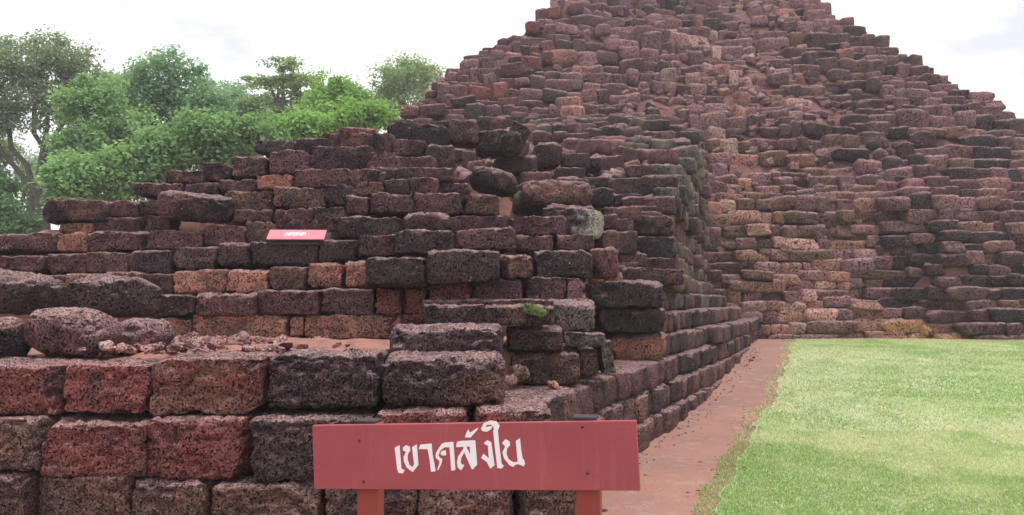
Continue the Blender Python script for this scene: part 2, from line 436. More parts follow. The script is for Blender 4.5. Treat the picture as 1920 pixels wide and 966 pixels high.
while z < PTOP + .1:
    hrow = (.25 if z < 4 else .32 + .09 * (z - 4) / 7.5) * rs.uniform(.85, 1.15)
    chaos0 = interp(z, [.3, 3, 5, 8, 11.5], [.2, .35, .85, 1.0, .85])
    zc = z + hrow / 2; xa, xb, yf = pyL(zc), pyR(zc), pyF(zc)
    x = xa + rs.uniform(0, .2)
    while x < xb:
        chaos = chaos0 * interp(x, [8, 10.5], [1, .45])
        w = rs.choice([.34, .46, .60, .80] if z < 3.2 or (x > 10 and z < 6) else [.28, .36, .44, .58]) * rs.uniform(.8, 1.2) * (1.0 if z < 4 else 1.08)
        xc = x + w / 2; x += w * rs.uniform(.96, 1.04)
        if xc + w / 2 > xb + .12: continue
        wob = .12 * float(vnoise(np.array([[xc * .35, z * .5, 0]]), 77)[0])
        px, py = proj((xc, yf, zc))
        if -3.4 < xc < 4.05 and zc < interp(xc, [-3.4, 4.05], [5.0, 4.0]): continue      # inside the terrace
        hole = any(((px - a) / c_) ** 2 + ((py - b_) / d_) ** 2 < rs.uniform(.6, 1.2) for a, b_, c_, d_ in SOIL_HOLES)
        if hole and rs.random() < .85: continue
        if rs.random() < .02 * (.4 + chaos): continue
        h = hrow * (rs.uniform(.9, 1.08) if chaos < .4 else rs.uniform(.7, 1.3)); dpt = rs.uniform(.42, .7)
        und = .16 * float(vnoise(np.array([[xc * .5, z * .9, 5.]]), 78)[0]) * (.5 + chaos)
        c = (xc, yf + pyO(xc, zc) + dpt / 2 - .08 + wob + rs.normal(0, .06 + .05 * chaos), zc + und + rs.normal(0, .012 + .03 * chaos))
        rot = (rs.normal(0, .05 + .08 * chaos), rs.normal(0, .015 + .07 * chaos), rs.normal(0, .03 + .15 * chaos))
        if rs.random() < .12 * chaos: w, h = w * .8, h * 1.35
        wth = 1.02 - .55 * min(max(float(vnoise(np.array([[xc * .42, z * .55, 2.]]), 90)[0]) * 1.1 + float(vnoise(np.array([[xc * 1.3, z * 1.6, 7.]]), 91)[0]) * .5 + .05, 0), 1)
        PB.add(rel(pyr, c), (w * 1.13, dpt, h * 1.16), rot, tuple(wth * np.array(tint(pcol(px, py, z), rs, .26, True)) * (1.18 if 1320 < px < 1640 and py > 280 else .84 if px > 1640 and py > 260 else .94)), seed=int(rs.integers(0, 999)))
        PB.rec[-1]['area'] = w * h * (FPX / yf) ** 2 * (1 if px < 1930 and py > -5 else .001)
    # returns along the two side slopes
    for side in (-1, 1):
        y = yf + .5
        while y < yf + (5.0 if side < 0 else 9):
            w = rs.uniform(.4, .9); xs_ = (xa + .38 + rs.normal(0, .06)) if side < 0 else (xb - .38 + rs.normal(0, .06))
            c = (xs_, y + w / 2, zc + rs.normal(0, .03)); y += w
            px, py = proj(c)
            PB.add(rel(pyr, c), (w, rs.uniform(.5, .7), hrow * rs.uniform(.9, 1.1)), (rs.normal(0, .06), rs.normal(0, .05), math.pi / 2 + rs.normal(0, .12)), tint('m' if rs.random() < .6 else 'p', rs, .25), seed=int(rs.integers(0, 999)))
            PB.rec[-1]['area'] = .0005
    z += hrow; row += 1
# small broken pieces lodged between the blocks
for i in range(1500):
    zc = rs.uniform(.5, PTOP) if i % 3 else rs.uniform(4, 9); xa, xb = pyL(zc), pyR(zc); xc = rs.uniform(xa + .2, xb - .2)
    if -3.4 < xc < 4.05 and zc < interp(xc, [-3.4, 4.05], [5.0, 4.0]) or (xc > 9.5 and rs.random() < .7): continue
    s_ = rs.uniform(.08, .2); c = (xc, pyF(zc) + pyO(xc, zc) + .12 + rs.normal(0, .07), zc); px, py = proj(c)
    PB.add(rel(pyr, c), (s_ * rs.uniform(1, 1.7), s_ * 1.3, s_), tuple(rs.normal(0, .3, 3)), tuple(np.array(tint(pcol(px, py, zc), rs, .3, True)) * .95), seed=int(rs.integers(0, 999)))
    PB.rec[-1]['area'] = .0002
PB.build(300, PROTOS)
# rough rubble crust over the flat summit
Vs, Fs, Ts, n = [], [], [], 0
for i in range(260):
    xx, yy = rs.uniform(2.2, 9.9), rs.uniform(27.0, 34.0); s = rs.uniform(.25, .5)
    V0, F = PROTO_GEO[i % 28]; V = V0 * np.array([s * 1.3, s, s * .7])
    M = np.array(Euler((rs.normal(0, .2), rs.normal(0, .2), rs.uniform(0, 6))).to_matrix()); V = V @ M.T + np.array([xx, yy, PTOP - .05]) - np.array(pyr.location)
    Vs.append(V); Fs.append(F + n); Ts.append(np.tile(tint('m', rs), (len(V), 1))); n += len(V)
o = link('summit_rubble', mesh_from('summit_rubble', np.vstack(Vs), np.vstack(Fs), MAT_STONE_FAR_JOIN, tint=np.vstack(Ts)), pyr); o['kind'] = 'stuff'

# ------------------------------------------------------------------ terrace: plan
E_Y = [4.75, 4.85, 5.2, 6.0, 6.9, 8.5, 13.2, 15.4, 18.6]
E_X = [-.10, .02, .25, .56, .90, 1.63, 3.68, 4.55, 5.75]
def xE(Y): return interp(Y, E_Y, E_X)
F_Y = [8.6, 9.2, 10, 18.2]; F_X = [1.45, 1.72, 1.95, 4.40]
def xF(Y): return interp(Y, F_Y, F_X)
SY = [7.3, 8.0, 9.0, 9.6, 11.2, 14.3, 17.5, 20.5, 22]; SZ = [1.35, 1.85, 2.25, 2.45, 3.05, 4.05, 5.05, 6.05, 6.5]
def zs(Y): return interp(Y, SY, SZ)
def zsY(z): return interp(z, SZ, SY)
def xl(Y): return interp(Y, [9.4, 12, 15, 20], [-1.35, -1.7, -2.1, -2.9])
terr = link('terrace_ruin', None, loc=(-1.5, 6.5, 0))
tag(terr, 'dark stepped laterite terrace with broken rows behind the red name board', 'ruin')

CHAN = [(835, 268), (900, 255), (930, 288), (985, 330), (1000, 385), (1010, 412), (925, 410), (880, 372), (815, 355), (820, 325), (850, 315)]
def inpoly(x, y, P):
    r_ = False
    for (ax, ay), (bx, by) in zip(P, P[1:] + P[:1]):
        if (ay > y) != (by > y) and x < (bx - ax) * (y - ay) / (by - ay) + ax: r_ = not r_
    return r_
# earth core as a height field
def core_h(x, Y):
    if Y < 4.95 or x > xE(Y) - .22: return None
    yf = interp(x, [-.6, .5, .9, 1.6], [7.5, 7.55, 8.8, 9.6])
    low = 1.06 if (x < -.15 or (Y > 5.8 and x < interp(Y, [5.8, 7.5], [-.1, .45]))) else .745
    s = Y - yf - .18
    if s < 0 or x > xF(Y) - .25: return low if Y < 14 else .6
    hp = interp(s, [0, .15, .35, .55, .8, 1.05, 1.35, 1.7], [1.35, 1.75, 2.0, 2.3, 2.55, 2.85, 3.1, 3.2]) - .06
    px = proj((x, 8.2, 2.5))[0]
    hmax = interp(px, [-400, 0, 80, 320, 430, 620, 720], [1.72, 1.78, 2.08, 2.42, 2.68, 3.0, 3.2])
    left = min(hp, hmax)
    if Y > 12: left = max(.5, left - (Y - 12) * .6)
    right = zs(Y - .3) - (.22 if Y < 10.5 else .12)
    if Y < 10.8 and x > .5: right -= .35
    if Y > 9.2 and x < xl(Y): right = max(left, right - (xl(Y) - x) * 1.3)
    if 8.2 < Y < 12.5 and -1.6 < x < .6:
        qx, qy = proj((x, Y, right + .1))
        if inpoly(qx, qy, CHAN): right += .20
    t = min(max((x + 1.5) / 1.1, 0), 1)
    return left * (1 - t) + right * t if Y < 9.4 or x > xl(Y) else max(left, right)
xs_c = np.arange(-9, 6.2, .09); ys_c = np.concatenate([np.arange(4.9, 10, .09), np.arange(10, 20.5, .16)])
Vc, idx, Fc = [], -np.ones((len(ys_c), len(xs_c)), int), []
for j, y in enumerate(ys_c):
    for i, x in enumerate(xs_c):
        h = core_h(x, y)
        if h is None: continue
        idx[j, i] = len(Vc); Vc.append((x, y, h))
for j in range(len(ys_c) - 1):
    for i in range(len(xs_c) - 1):
        q = (idx[j, i], idx[j, i + 1], idx[j + 1, i + 1], idx[j + 1, i])
        if min(q) >= 0: Fc.append(q)
Vc = np.array(Vc); Vc[:, 2] -= np.clip(5.30 - Vc[:, 1], 0, 1) * .55
Vc[:, 2] += .045 * vnoise(Vc * 3.1, 41) + .035 * vnoise(Vc * 8.3, 42)
link('earth_core', mesh_from('earth_core', Vc - np.array(terr.location), Fc, MAT_SOIL), terr)

# ------------------------------------------------------------------ terrace: stones read off the photograph
TB = Blocks(terr, MAT_STONE, MAT_STONE_JOIN)
RECTS = []
rt = np.random.default_rng(5)
def segs_for(wpx, hpx):
    a = max(5, min(46, int(wpx / 4.6))); b_ = max(4, min(28, int(hpx / 4.6)))
    return (a, max(4, a // 4), b_)
def stone(x0, y0, x1, y1, D, c='m', T=.5, roll=0., yaw=None, r=.2, rough=.055, pits=None, grow=.995, tilt=0.):
    "front face in the given pixel box, D metres out"
    p = at((x0 + x1) / 2, (y0 + y1) / 2, D); k = D / FPX
    W, H = (x1 - x0) * k * grow, (y1 - y0) * k * grow
    yaw = rt.normal(0, .025) if yaw is None else yaw
    if pits is None: pits = .011 if D < 5.0 else .009 if D < 9 else .007
    r = r * rt.uniform(.5, 1.0)
    TB.add(rel(terr, (p.x, p.y + T / 2 + rt.normal(0, .012), p.z)), (W, T, H), (tilt + rt.normal(0, .02), roll + rt.normal(0, .014), yaw), tuple(np.array(tint(c, rt, .16)) * (1 if D < 5 else .80 if c in 'mb' else .92)), r, rough * (1.0 if D < 7.6 else 1.45), pits, segs_for(x1 - x0, y1 - y0), seed=len(TB.rec) * 7 + 1)
    TB.rec[-1]['area'] = (x1 - x0) * (y1 - y0)
    RECTS.append((x0, y0, x1, y1))
def row(D, *items, **kw):
    for it in items:
        x0, y0, x1, y1, c = it[:5]; k = dict(kw)
        if len(it) > 5: k.update(it[5])
        d = k.pop('D', D); stone(x0, y0, x1, y1, d, c, **k)
# front wall
row(4.62, (-90, 682, 113, 778, 'r'), (116, 682, 280, 778, 'r'), (283, 669, 492, 777, 'r'), (496, 664, 706, 771, 'd', dict(rough=.06)), (709, 668, 944, 764, 'd', dict(yaw=.05, rough=.055, r=.26)), T=.55, r=.16, rough=.035)
row(4.52, (-70, 786, 75, 890, 'b'), (78, 790, 274, 894, 'r'), (268, 787, 465, 905, 'r'), (468, 783, 700, 902, 'd'), (703, 771, 880, 895, 'r'), (882, 766, 1032, 893, 'r', dict(yaw=.10)), T=.6, r=.16, rough=.035)
row(4.5, (-80, 893, 47, 1015, 'b'), (50, 895, 236, 1015, 'b'), (238, 899, 388, 1018, 'b'), (391, 908, 600, 1020, 'b'), (603, 905, 780, 1020, 'b'), (782, 899, 960, 1018, 'b'), (962, 897, 1068, 1016, 'b', dict(yaw=.2)), T=.6, r=.2, rough=.045)
# first rows behind the ledge
row(7.25, (305, 594, 358, 632, 't'), (357, 591, 540, 638, 't'), (541, 592, 569, 634, 't'), (571, 589, 752, 636, 't', dict(rough=.05)), (700, 590, 800, 634, 'r'))
row(7.22, (232, 556, 292, 598, 'b'), (290, 553, 360, 595, 'b'), (362, 550, 481, 595, 'm'), (482, 545, 600, 593, 'm'), (600, 539, 702, 591, 'm'), (703, 537, 751, 590, 'r'), (752, 538, 799, 593, 'r'))
row(7.4, (-60, 514, 60, 556, 'm'), (58, 514, 122, 555, 'm'), (122, 512, 190, 548, 't'), (190, 511, 262, 556, 'm'), (263, 512, 322, 558, 'm'), (323, 507, 423, 554, 't'), (424, 504, 503, 550, 't'), (504, 499, 573, 547, 'b'), (574, 492, 643, 541, 't'), (644, 488, 702, 541, 't'))
row(6.95, (681, 479, 797, 537, 'd'), (798, 467, 937, 531, 'd', dict(roll=-.02)), (937, 474, 1001, 526, 'm', dict(D=7.1, r=.3)), (1001, 467, 1113, 524, 'd', dict(D=7.2)), (1110, 464, 1162, 522, 'm', dict(D=7.6, r=.3)), T=.6, r=.24)
row(7.15, (804, 529, 884, 575, 'r'), (884, 521, 980, 570, 'm'), (980, 517, 1062, 566, 'm'), (1060, 520, 1094, 566, 'p'), (790, 560, 1100, 585, 'm', dict(D=7.0)))
row(7.55, (-60, 478, 10, 514, 'm'), (8, 478, 82, 513, 'm'), (83, 474, 160, 513, 'm'), (160, 471, 240, 512, 'm'), (241, 467, 322, 513, 'd'), (324, 461, 403, 507, 'm'), (405, 455, 466, 503, 'b'), (467, 452, 596, 501, 'd'), (597, 447, 668, 493, 'd'), (668, 440, 742, 482, 'm'), (736, 429, 849, 479, 'd', dict(D=7.25, r=.28)), (848, 424, 966, 472, 'm', dict(D=7.5, r=.3, rough=.07)), (820, 462, 900, 482, 'm', dict(D=7.6)))
row(7.72, (-60, 436, 104, 474, 'm', dict(rough=.07)), (104, 436, 168, 474, 't'), (166, 433, 268, 472, 'm'), (269, 430, 380, 470, 'm'), (380, 419, 460, 462, 'm'), (460, 414, 512, 458, 'b'), (512, 411, 640, 456, 'm', dict(D=7.95)), (630, 404, 752, 447, 'd'), (752, 395, 842, 434, 'm', dict(r=.36, D=7.55)), (842, 402, 950, 436, 'm', dict(D=8.0)))
row(7.95, (108, 414, 175, 438, 't'), (166, 405, 270, 438, 'm'), (270, 402, 322, 437, 'm'), (322, 404, 440, 436, 'd', dict(D=8.25)), (437, 395, 511, 421, 'm'), (509, 390, 588, 419, 'm'), (586, 388, 652, 418, 'm'), (955, 404, 1062, 442, 'm', dict(D=8.3, rough=.08)), (1040, 438, 1115, 470, 'm', dict(D=8.3)), (965, 440, 1040, 470, 'm', dict(D=8.2)))
row(8.0, (197, 374, 258, 408, 'm'), (259, 371, 315, 404, 'b'), (418, 357, 511, 399, 'b'), (509, 349, 610, 393, 'b'), (606, 345, 652, 390, 'd'), (644, 365, 691, 404, 'm'), (690, 359, 776, 400, 'm'), (772, 359, 874, 404, 'm', dict(rough=.07)), (868, 361, 937, 404, 'b', dict(rough=.07, r=.3)))
row(7.9, (80, 373, 200, 417, 'k', dict(T=.8)), r=.22)
row(8.25, (248, 342, 342, 369, 'm'), (340, 341, 408, 366, 'd', dict(r=.3)), (407, 335, 481, 363, 'd', dict(r=.3)), (480, 327, 549, 356, 't'), (549, 317, 655, 351, 'm'), (652, 316, 720, 348, 'm'), (648, 340, 722, 368, 'b'), (716, 335, 772, 366, 'd'), (768, 329, 824, 367, 'm'), (820, 340, 880, 366, 'm', dict(D=8.5)))
row(8.45, (312, 317, 386, 343, 'd'), (380, 303, 432, 339, 'd'), (432, 291, 499, 333, 'm'), (498, 281, 581, 329, 'm'), (580, 271, 694, 320, 'd', dict(rough=.06)), (684, 282, 742, 318, 'm'), (726, 289, 818, 324, 'm', dict(r=.35)), (690, 312, 850, 340, 'm'))
row(8.75, (478, 262, 552, 288, 'd', dict(rough=.07)), (550, 257, 622, 286, 'd', dict(rough=.07)), (606, 247, 702, 282, 'm', dict(rough=.09)), (624, 235, 702, 262, 'r', dict(rough=.1, r=.4)), (686, 246, 738, 290, 'm', dict(rough=.09)), (736, 260, 797, 292, 'm'), (796, 268, 850, 314, 'd', dict(r=.28)))
row(9.6, (722, 228, 838, 275, 'k', dict(roll=.12, r=.35, T=.7)), (806, 224, 846, 250, 'd', dict(D=10.2)), (838, 221, 893, 270, 'm', dict(D=10.0, r=.35, rough=.08)), (892, 217, 952, 252, 'd', dict(D=10.6, r=.3)), (950, 228, 990, 270, 'd', dict(D=10.5, roll=.5)))
row(11.0, (924, 290, 1006, 327, 'd', dict(D=10.8, r=.35)), (1000, 265, 1056, 314, 'd', dict(D=12, r=.42)), (1054, 284, 1110, 320, 'd', dict(D=12, r=.35)), (1106, 294, 1130, 318, 'd', dict(D=12.2)), (974, 320, 1036, 357, 'm', dict(D=10.6, r=.35)), (1104, 350, 1152, 386, 'd', dict(D=10.6, r=.35)), (1143, 330, 1238, 370, 'd', dict(D=10.9, T=.7)), (1150, 362, 1206, 388, 'd', dict(D=10.7)), (1176, 308, 1222, 331, 'm', dict(D=12.2)), (1092, 330, 1146, 352, 'd', dict(D=11.2)), (1040, 312, 1100, 338, 'd', dict(D=11.6)))
row(10.0, (1030, 378, 1110, 396, 'd', dict(D=9.9)), (1132, 384, 1206, 418, 'd'), (1118, 400, 1160, 428, 'm', dict(D=9.7)), (1110, 432, 1188, 478, 'd', dict(D=9.4, yaw=.35)), (1186, 404, 1263, 442, 'k', dict(T=.9)), (1186, 442, 1268, 484, 'k', dict(D=9.85, T=.9)), (1150, 410, 1188, 436, 'm'), (1160, 474, 1215, 500, 'b', dict(D=9.5)), (1200, 482, 1264, 506, 'm', dict(D=9.7)))
row(10.6, (1228, 348, 1270, 404, 'g', dict(D=10.6, T=.9)), (1206, 372, 1232, 402, 'm', dict(D=10.5)), (1178, 384, 1232, 406, 'd', dict(D=10.4)), (1222, 330, 1275, 352, 'd', dict(D=11.2)))
row(8.4, (1164, 502, 1284, 534, 'm', dict(D=9.1, T=.8, roll=.05)), (1104, 527, 1246, 577, 'd', dict(D=8.3, T=.8)), (1121, 577, 1249, 624, 'd', dict(D=8.4, T=.8)), (1140, 623, 1249, 679, 't', dict(D=8.55, T=.8, pits=.012)), r=.2)
row(8.6, (1110, 500, 1135, 532, 't', dict(D=8.3, r=.4)), (1138, 508, 1170, 536, 't', dict(D=8.5, r=.4)), (1090, 555, 1125, 600, 'r', dict(D=8.6)), (1085, 590, 1125, 640, 'b', dict(D=8.7)))
# stack of long blocks in the middle
row(5.7, (793, 571, 906, 613, 'd', dict(D=5.75, rough=.07)), (903, 572, 1042, 612, 'd', dict(D=5.7, rough=.08, r=.3)), (1040, 562, 1119, 622, 'g', dict(D=6.3)), (949, 613, 1056, 662, 'd', dict(D=5.95)), (955, 660, 1088, 722, 'b', dict(D=6.05, r=.2)), (1084, 654, 1122, 706, 'b', dict(D=6.4, r=.3)), (1056, 624, 1137, 650, 'g', dict(D=6.2, T=.35, roll=.08)), T=.6)
row(6.6, (1128, 640, 1152, 702, 'g', dict(D=6.35, T=.3, roll=-.14)), (1060, 645, 1130, 700, 'd', dict(D=6.75)))

# rows that run along the flank: blocks laid end to end on a line in plan
def flank(pts, z0, z1, c, wl=(.32, .5), T=.5, jit=.02, seed=0, skip=0., segs=(8, 5, 6), cols=None):
    rf = np.random.default_rng(seed + 300)
    pts = [Vector(p) for p in pts]; L = [0]
    for a, b_ in zip(pts, pts[1:]): L.append(L[-1] + (b_ - a).length)
    s = 0.
    while s < L[-1]:
        w = rf.uniform(*wl); sc = s + w / 2; s += w
        if rf.random() < skip: continue
        i = max(k for k in range(len(pts) - 1) if L[k] <= min(sc, L[-1] - 1e-4)); t = (sc - L[i]) / (L[i + 1] - L[i])
        p = pts[i].lerp(pts[i + 1], t); d = (pts[i + 1] - pts[i]).normalized()
        nrm = Vector((d.y, -d.x))                    # outward, to the right of the run
        q = p - nrm * (T / 2 + rf.normal(0, jit)); yaw = math.atan2(d.y, d.x)
        z0g = max(z0, G(p.y) - .1)
        if z1 - z0g < .06: continue
        ch = cols[int(rf.integers(len(cols)))] if cols else c
        TB.add(rel(terr, (q.x, q.y, (z0g + z1) / 2 + rf.normal(0, .006))), (w * 1.02, T, (z1 - z0g) * rf.uniform(.98, 1.05)), (rf.normal(0, .015), rf.normal(0, .02), yaw + rf.normal(0, .04)), tint(ch, rf, .2), .18, .05, .007, segs, seed=int(rf.integers(99999)))
        px, py = proj(p.to_3d() + Vector((0, 0, (z0 + z1) / 2)))
        TB.rec[-1]['area'] = w * (z1 - z0g) * (FPX / p.y) ** 2 * .35 if px < 1500 else .001
def Eline(off, y0=4.95):
    return [(xE(y) - off, y) for y in (y0, 5.2, 5.6, 6.2, 6.9, 7.7, 8.5, 10, 11.6, 13.2, 14.4, 15.6, 16.8, 17.8)]
flank(Eline(-.02), -.03, .26, 'b', seed=1, cols='bbbm', wl=(.26, .42))
flank(Eline(.02), .26, .52, 'b', seed=2, cols='bbmd', wl=(.26, .42))
flank(Eline(.05), .52, .775, 'b', seed=3, cols='bmmd', wl=(.3, .5), T=.62)
flank([(1.64, 8.85), (2.25, 10.3), (3.3, 12.4), (4.2, 14.6), (5.0, 16.6), (5.5, 18)], .775, 1.03, 'm', seed=4, cols='mmd', wl=(.4, .7))
flank([(1.66, 8.8), (2.15, 10.3), (3.1, 12.4), (4.0, 14.6), (4.7, 16.6), (5.1, 18)], 1.03, 1.28, 'd', seed=5, cols='dmb', wl=(.4, .7))
flank([(1.62, 8.75), (2.05, 10.3), (2.95, 12.6), (3.75, 14.8), (4.5, 17), (4.8, 18)], 1.28, 1.52, 'd', seed=6, cols='dgm', wl=(.4, .7), T=.6)
flank([(1.95, 9.5), (2.5, 11.4), (3.2, 13.8), (4.0, 16.3), (4.55, 18)], 1.52, 1.76, 'm', seed=7, cols='mgb', wl=(.35, .6), T=.7)
zz = 1.76; k_ = 8
while zz < 4.15:
    hh = rt.uniform(.23, .29); y0 = max(10.05, zsY(zz + hh) - .1)
    bulge = .06 if 2.55 < zz < 3.2 else 0.
    off = rt.normal(0, .035)
    flank([(xF(y) + off + bulge, y) for y in np.linspace(y0, 18.1, 6)], zz, zz + hh, 'm', seed=k_, cols='mgbgd' if zz > 2.3 else 'mbmg', wl=(.3, .55), T=.7, jit=.05)
    zz += hh; k_ += 1

# tumbled stones on the slope between the traced ones
zz = 2.2
while zz < 6.3:
    hh = rt.uniform(.24, .31); Y = zsY(zz + hh * .5); x = xl(Y) - .2 + rt.uniform(0, .3)
    while x < xF(min(Y, 18)) - .35:
        w = rt.uniform(.3, .62); xc = x + w / 2; x += w * rt.uniform(.95, 1.05)
        yy = Y + rt.normal(0, .12); px, py = proj((xc, yy, zz + hh / 2))
        if inpoly(px, py, CHAN): continue
        if any(a - 6 < px < c_ + 6 and b_ - 5 < py < d_ + 5 for a, b_, c_, d_ in RECTS): continue
        if px < 830 and py > 240: continue
        u = rt.random(); far = Y > 12
        c = ('m' if u < .4 else 'p' if u < .65 else 'd' if u < .88 else 'g') if px < 1180 else ('g' if u < .40 else 'm' if u < .75 else 'd')
        wpx = w * FPX / Y
        TB.add(rel(terr, (xc, yy + .22, zz + hh / 2 + rt.normal(0, .03))), (w * 1.04, .55, hh * rt.uniform(.9, 1.25)), (rt.normal(0, .1), rt.normal(0, .06), rt.normal(0, .16)), tuple(np.array(tint(c, rt, .25)) * .86), rt.uniform(.22, .4), .09, .006, (max(6, int(wpx / 5)), 4, 6), seed=int(rt.integers(99999)))
        TB.rec[-1]['area'] = w * hh * (FPX / Y) ** 2
    zz += hh * .95
for i in range(900):
    Y = rt.uniform(7.9, 17); x = rt.uniform(xl(max(Y, 9.4)), xF(min(Y, 18)) - .2 if Y > 9 else 1.2); s_ = rt.uniform(.05, .2)
    px, py = proj((x, Y, zs(Y - .2)))
    if inpoly(px, py, CHAN) and rt.random() < .4: continue
    if px < 820 and py > 240: continue
    hcore = core_h(x, Y)
    if hcore is None or hcore < 1.3: continue
    TB.add(rel(terr, (x, Y, hcore + s_ * .25)), (s_ * rt.uniform(1, 1.8), s_ * 1.4, s_), tuple(rt.normal(0, .3, 3)), tint('mpdlb'[i % 5], rt, .25), .3, .1, .0, (5, 4, 4), seed=i + 40000)
    TB.rec[-1]['area'] = .001
TB.build(300)

# ------------------------------------------------------------------ loose stones lying on the terrace
def loose(x0, y0, x1, y1, D, c, label, roll=0., r=.4, rough=.09, T=None, yaw=0., tilt=0., pits=.011, other=None, sph=.25, end=None):
    T = T or (x1 - x0) * D / FPX * .75; De = D + T * .4
    p = at((x0 + x1) / 2, (y0 + y1) / 2, De); k = De / FPX; W, H = (x1 - x0) * k * 1.0, (y1 - y0) * k * 1.0
    V, F = block_verts(W, T, H, segs_for((x1 - x0) * 1.2, (y1 - y0) * 1.3), r, rough, pits, int(x0 * 3 + y0 + 5000), chips=9 if sph > .2 else 4, cut=(.06, .26) if sph > .2 else (.03, .15))
    el = V / np.maximum(1e-6, np.sqrt(((V / (np.array([W, T, H]) * .53)) ** 2).sum(1, keepdims=True))); V = V * (1 - sph) + el * sph
    rq = np.random.default_rng(int(abs(x0)) + 3)
    for _ in range(8 if sph > .2 else 0):
        nv = rq.normal(0, 1, 3); nv /= np.linalg.norm(nv); dist = V @ nv; lim = dist.max() * rq.uniform(.74, .92); V = V - np.clip(dist - lim, 0, None)[:, None] * nv * .92
    tc_ = patchy(V, tint(c, rt, .08), int(x0 + 500), other)
    if end:      # lichen crust on one end
        e_ = np.clip((V[:, 0] / W - .18 + .22 * vnoise(V * 14, 9)) * 6, 0, .85)[:, None]; tc_ = tc_ * (1 - e_) + np.array(end) * e_
    o = link('loose_block', mesh_from('loose_block', V, F, MAT_STONE_JOIN, tint=tc_), None, (p.x, p.y + T * .1, p.z), (tilt, roll, yaw))
    o.color = (*tint(c, rt, .08), 1)
    return tag(o, label, 'stone block', 'loose blocks lying on the terrace')
loose(-60, 598, 52, 676, 4.95, 'k', 'black pitted boulder cut by the left edge, on the low wall ledge', T=.35)
loose(54, 572, 210, 672, 5.0, 'm', 'squat brown and grey boulder on the low wall beside the black one', rough=.08, r=.34, T=.42, other=TINT['d'], sph=.3)
loose(200, 598, 315, 668, 5.35, 'm', 'crumbling reddish boulder right of the squat brown and grey one', rough=.12, T=.4)
loose(-70, 514, 118, 590, 6.5, 'd', 'large dark slab jutting out at the left edge above the black boulder', roll=.07, r=.4, T=.6, rough=.14)
loose(126, 514, 286, 606, 5.8, 'd', 'large rounded dark block behind the squat brown and grey boulder', roll=.08, r=.45, T=.6)
loose(302, 361, 432, 416, 7.7, 'k', 'long black block lying tilted across a gap near the small sign', roll=.10, r=.3, rough=.05, T=.45, tilt=.12, sph=.15)
loose(880, 316, 971, 365, 9.3, 'k', 'black oval block tilted on the red soil of the slope', roll=.22, r=.48, rough=.05, T=.5, sph=.2)
loose(890, 247, 978, 293, 10.1, 'k', 'black wedge topped block sheltered in the heap at the slope head', roll=.05, r=.25, rough=.08, T=.5, sph=.12)
loose(980, 337, 1106, 390, 9.7, 'm', 'bulky block with a tan broken top right of the oval block', r=.4, rough=.14, T=.6, other=(.24, .13, .10), sph=.2)
loose(1018, 390, 1130, 446, 9.0, 'd', 'long dark block with a pale lichen end above the corner rows', roll=.10, r=.2, rough=.05, yaw=-.3, T=.5, sph=.1, end=(.42, .41, .33))
loose(735, 608, 943, 676, 5.0, 'd', 'long dark white flecked block resting on the low wall behind the board', r=.24, rough=.05, T=.5, sph=.08)
loose(952, 683, 996, 718, 5.75, 'l', 'small pinkish rock at the foot of the stacked blocks', r=.4, rough=.14, T=.15)
loose(1022, 714, 1048, 730, 5.75, 't', 'tiny tan stone on the bare soil of the corner ledge', r=.4, rough=.14, T=.08)
loose(944, 704, 970, 724, 5.6, 'l', 'small pale rock tucked against the end of the low wall', r=.4, rough=.14, T=.1)

# rubble on the ledge
Vs, Fs, Ts, n = [], [], [], 0
for i in range(330):
    y = rt.uniform(4.75, 7.15)
    px = rt.uniform(180, 560) if i < 240 else rt.uniform(-60, 740)
    x = (px - CX) / FPX * y; s = rt.uniform(.012, .05) * (1.9 if rt.random() < .10 else 1)
    V0, F = PROTO_GEO[i % 28]; V = V0 * np.array([s * rt.uniform(1, 2), s * 1.2, s * rt.uniform(.5, .9)])
    M = np.array(Euler(tuple(rt.uniform(-.5, .5, 2)) + (rt.uniform(0, 6),)).to_matrix())
    V = V @ M.T + np.array([x, y, (1.11 if y < 5.1 else 1.07) + s * .2])
    Vs.append(V); Fs.append(F + n); Ts.append(np.tile(tint('lltpr'[i % 5], rt, .25), (len(V), 1))); n += len(V)
o = link('rubble', mesh_from('rubble', np.vstack(Vs), np.vstack(Fs), MAT_STONE_JOIN, tint=np.vstack(Ts)))
tag(o, 'small laterite rubble scattered over the soil ledge', 'rubble', kind='stuff')

# crumbs and grit along the foot of the wall and on the path
Vs, Fs, Ts, n = [], [], [], 0
for i in range(230):
    y = rt.uniform(4.9, 15.5); e0, e1 = xE(y) + .04, edge_x(y)
    x = e0 + abs(rt.normal(0, .12)) if i < 220 else rt.uniform(e0, e1); s = rt.uniform(.006, .018) * (2.2 if rt.random() < .08 else 1)
    V0, F = PROTO_GEO[i % 28]; V = V0 * np.array([s * rt.uniform(1, 2), s * 1.2, s * rt.uniform(.5, .9)])
    M = np.array(Euler(tuple(rt.uniform(-.5, .5, 2)) + (rt.uniform(0, 6),)).to_matrix())
    V = V @ M.T + np.array([x, y, G(y) + .004 + s * .25])
    Vs.append(V); Fs.append(F + n); Ts.append(np.tile(tint('lltlp'[i % 5], rt, .2), (len(V), 1))); n += len(V)
o = link('grit', mesh_from('grit', np.vstack(Vs), np.vstack(Fs), MAT_STONE_JOIN, tint=np.vstack(Ts)))
tag(o, 'reddish grit and crumbs along the wall foot and path', 'grit', kind='stuff')

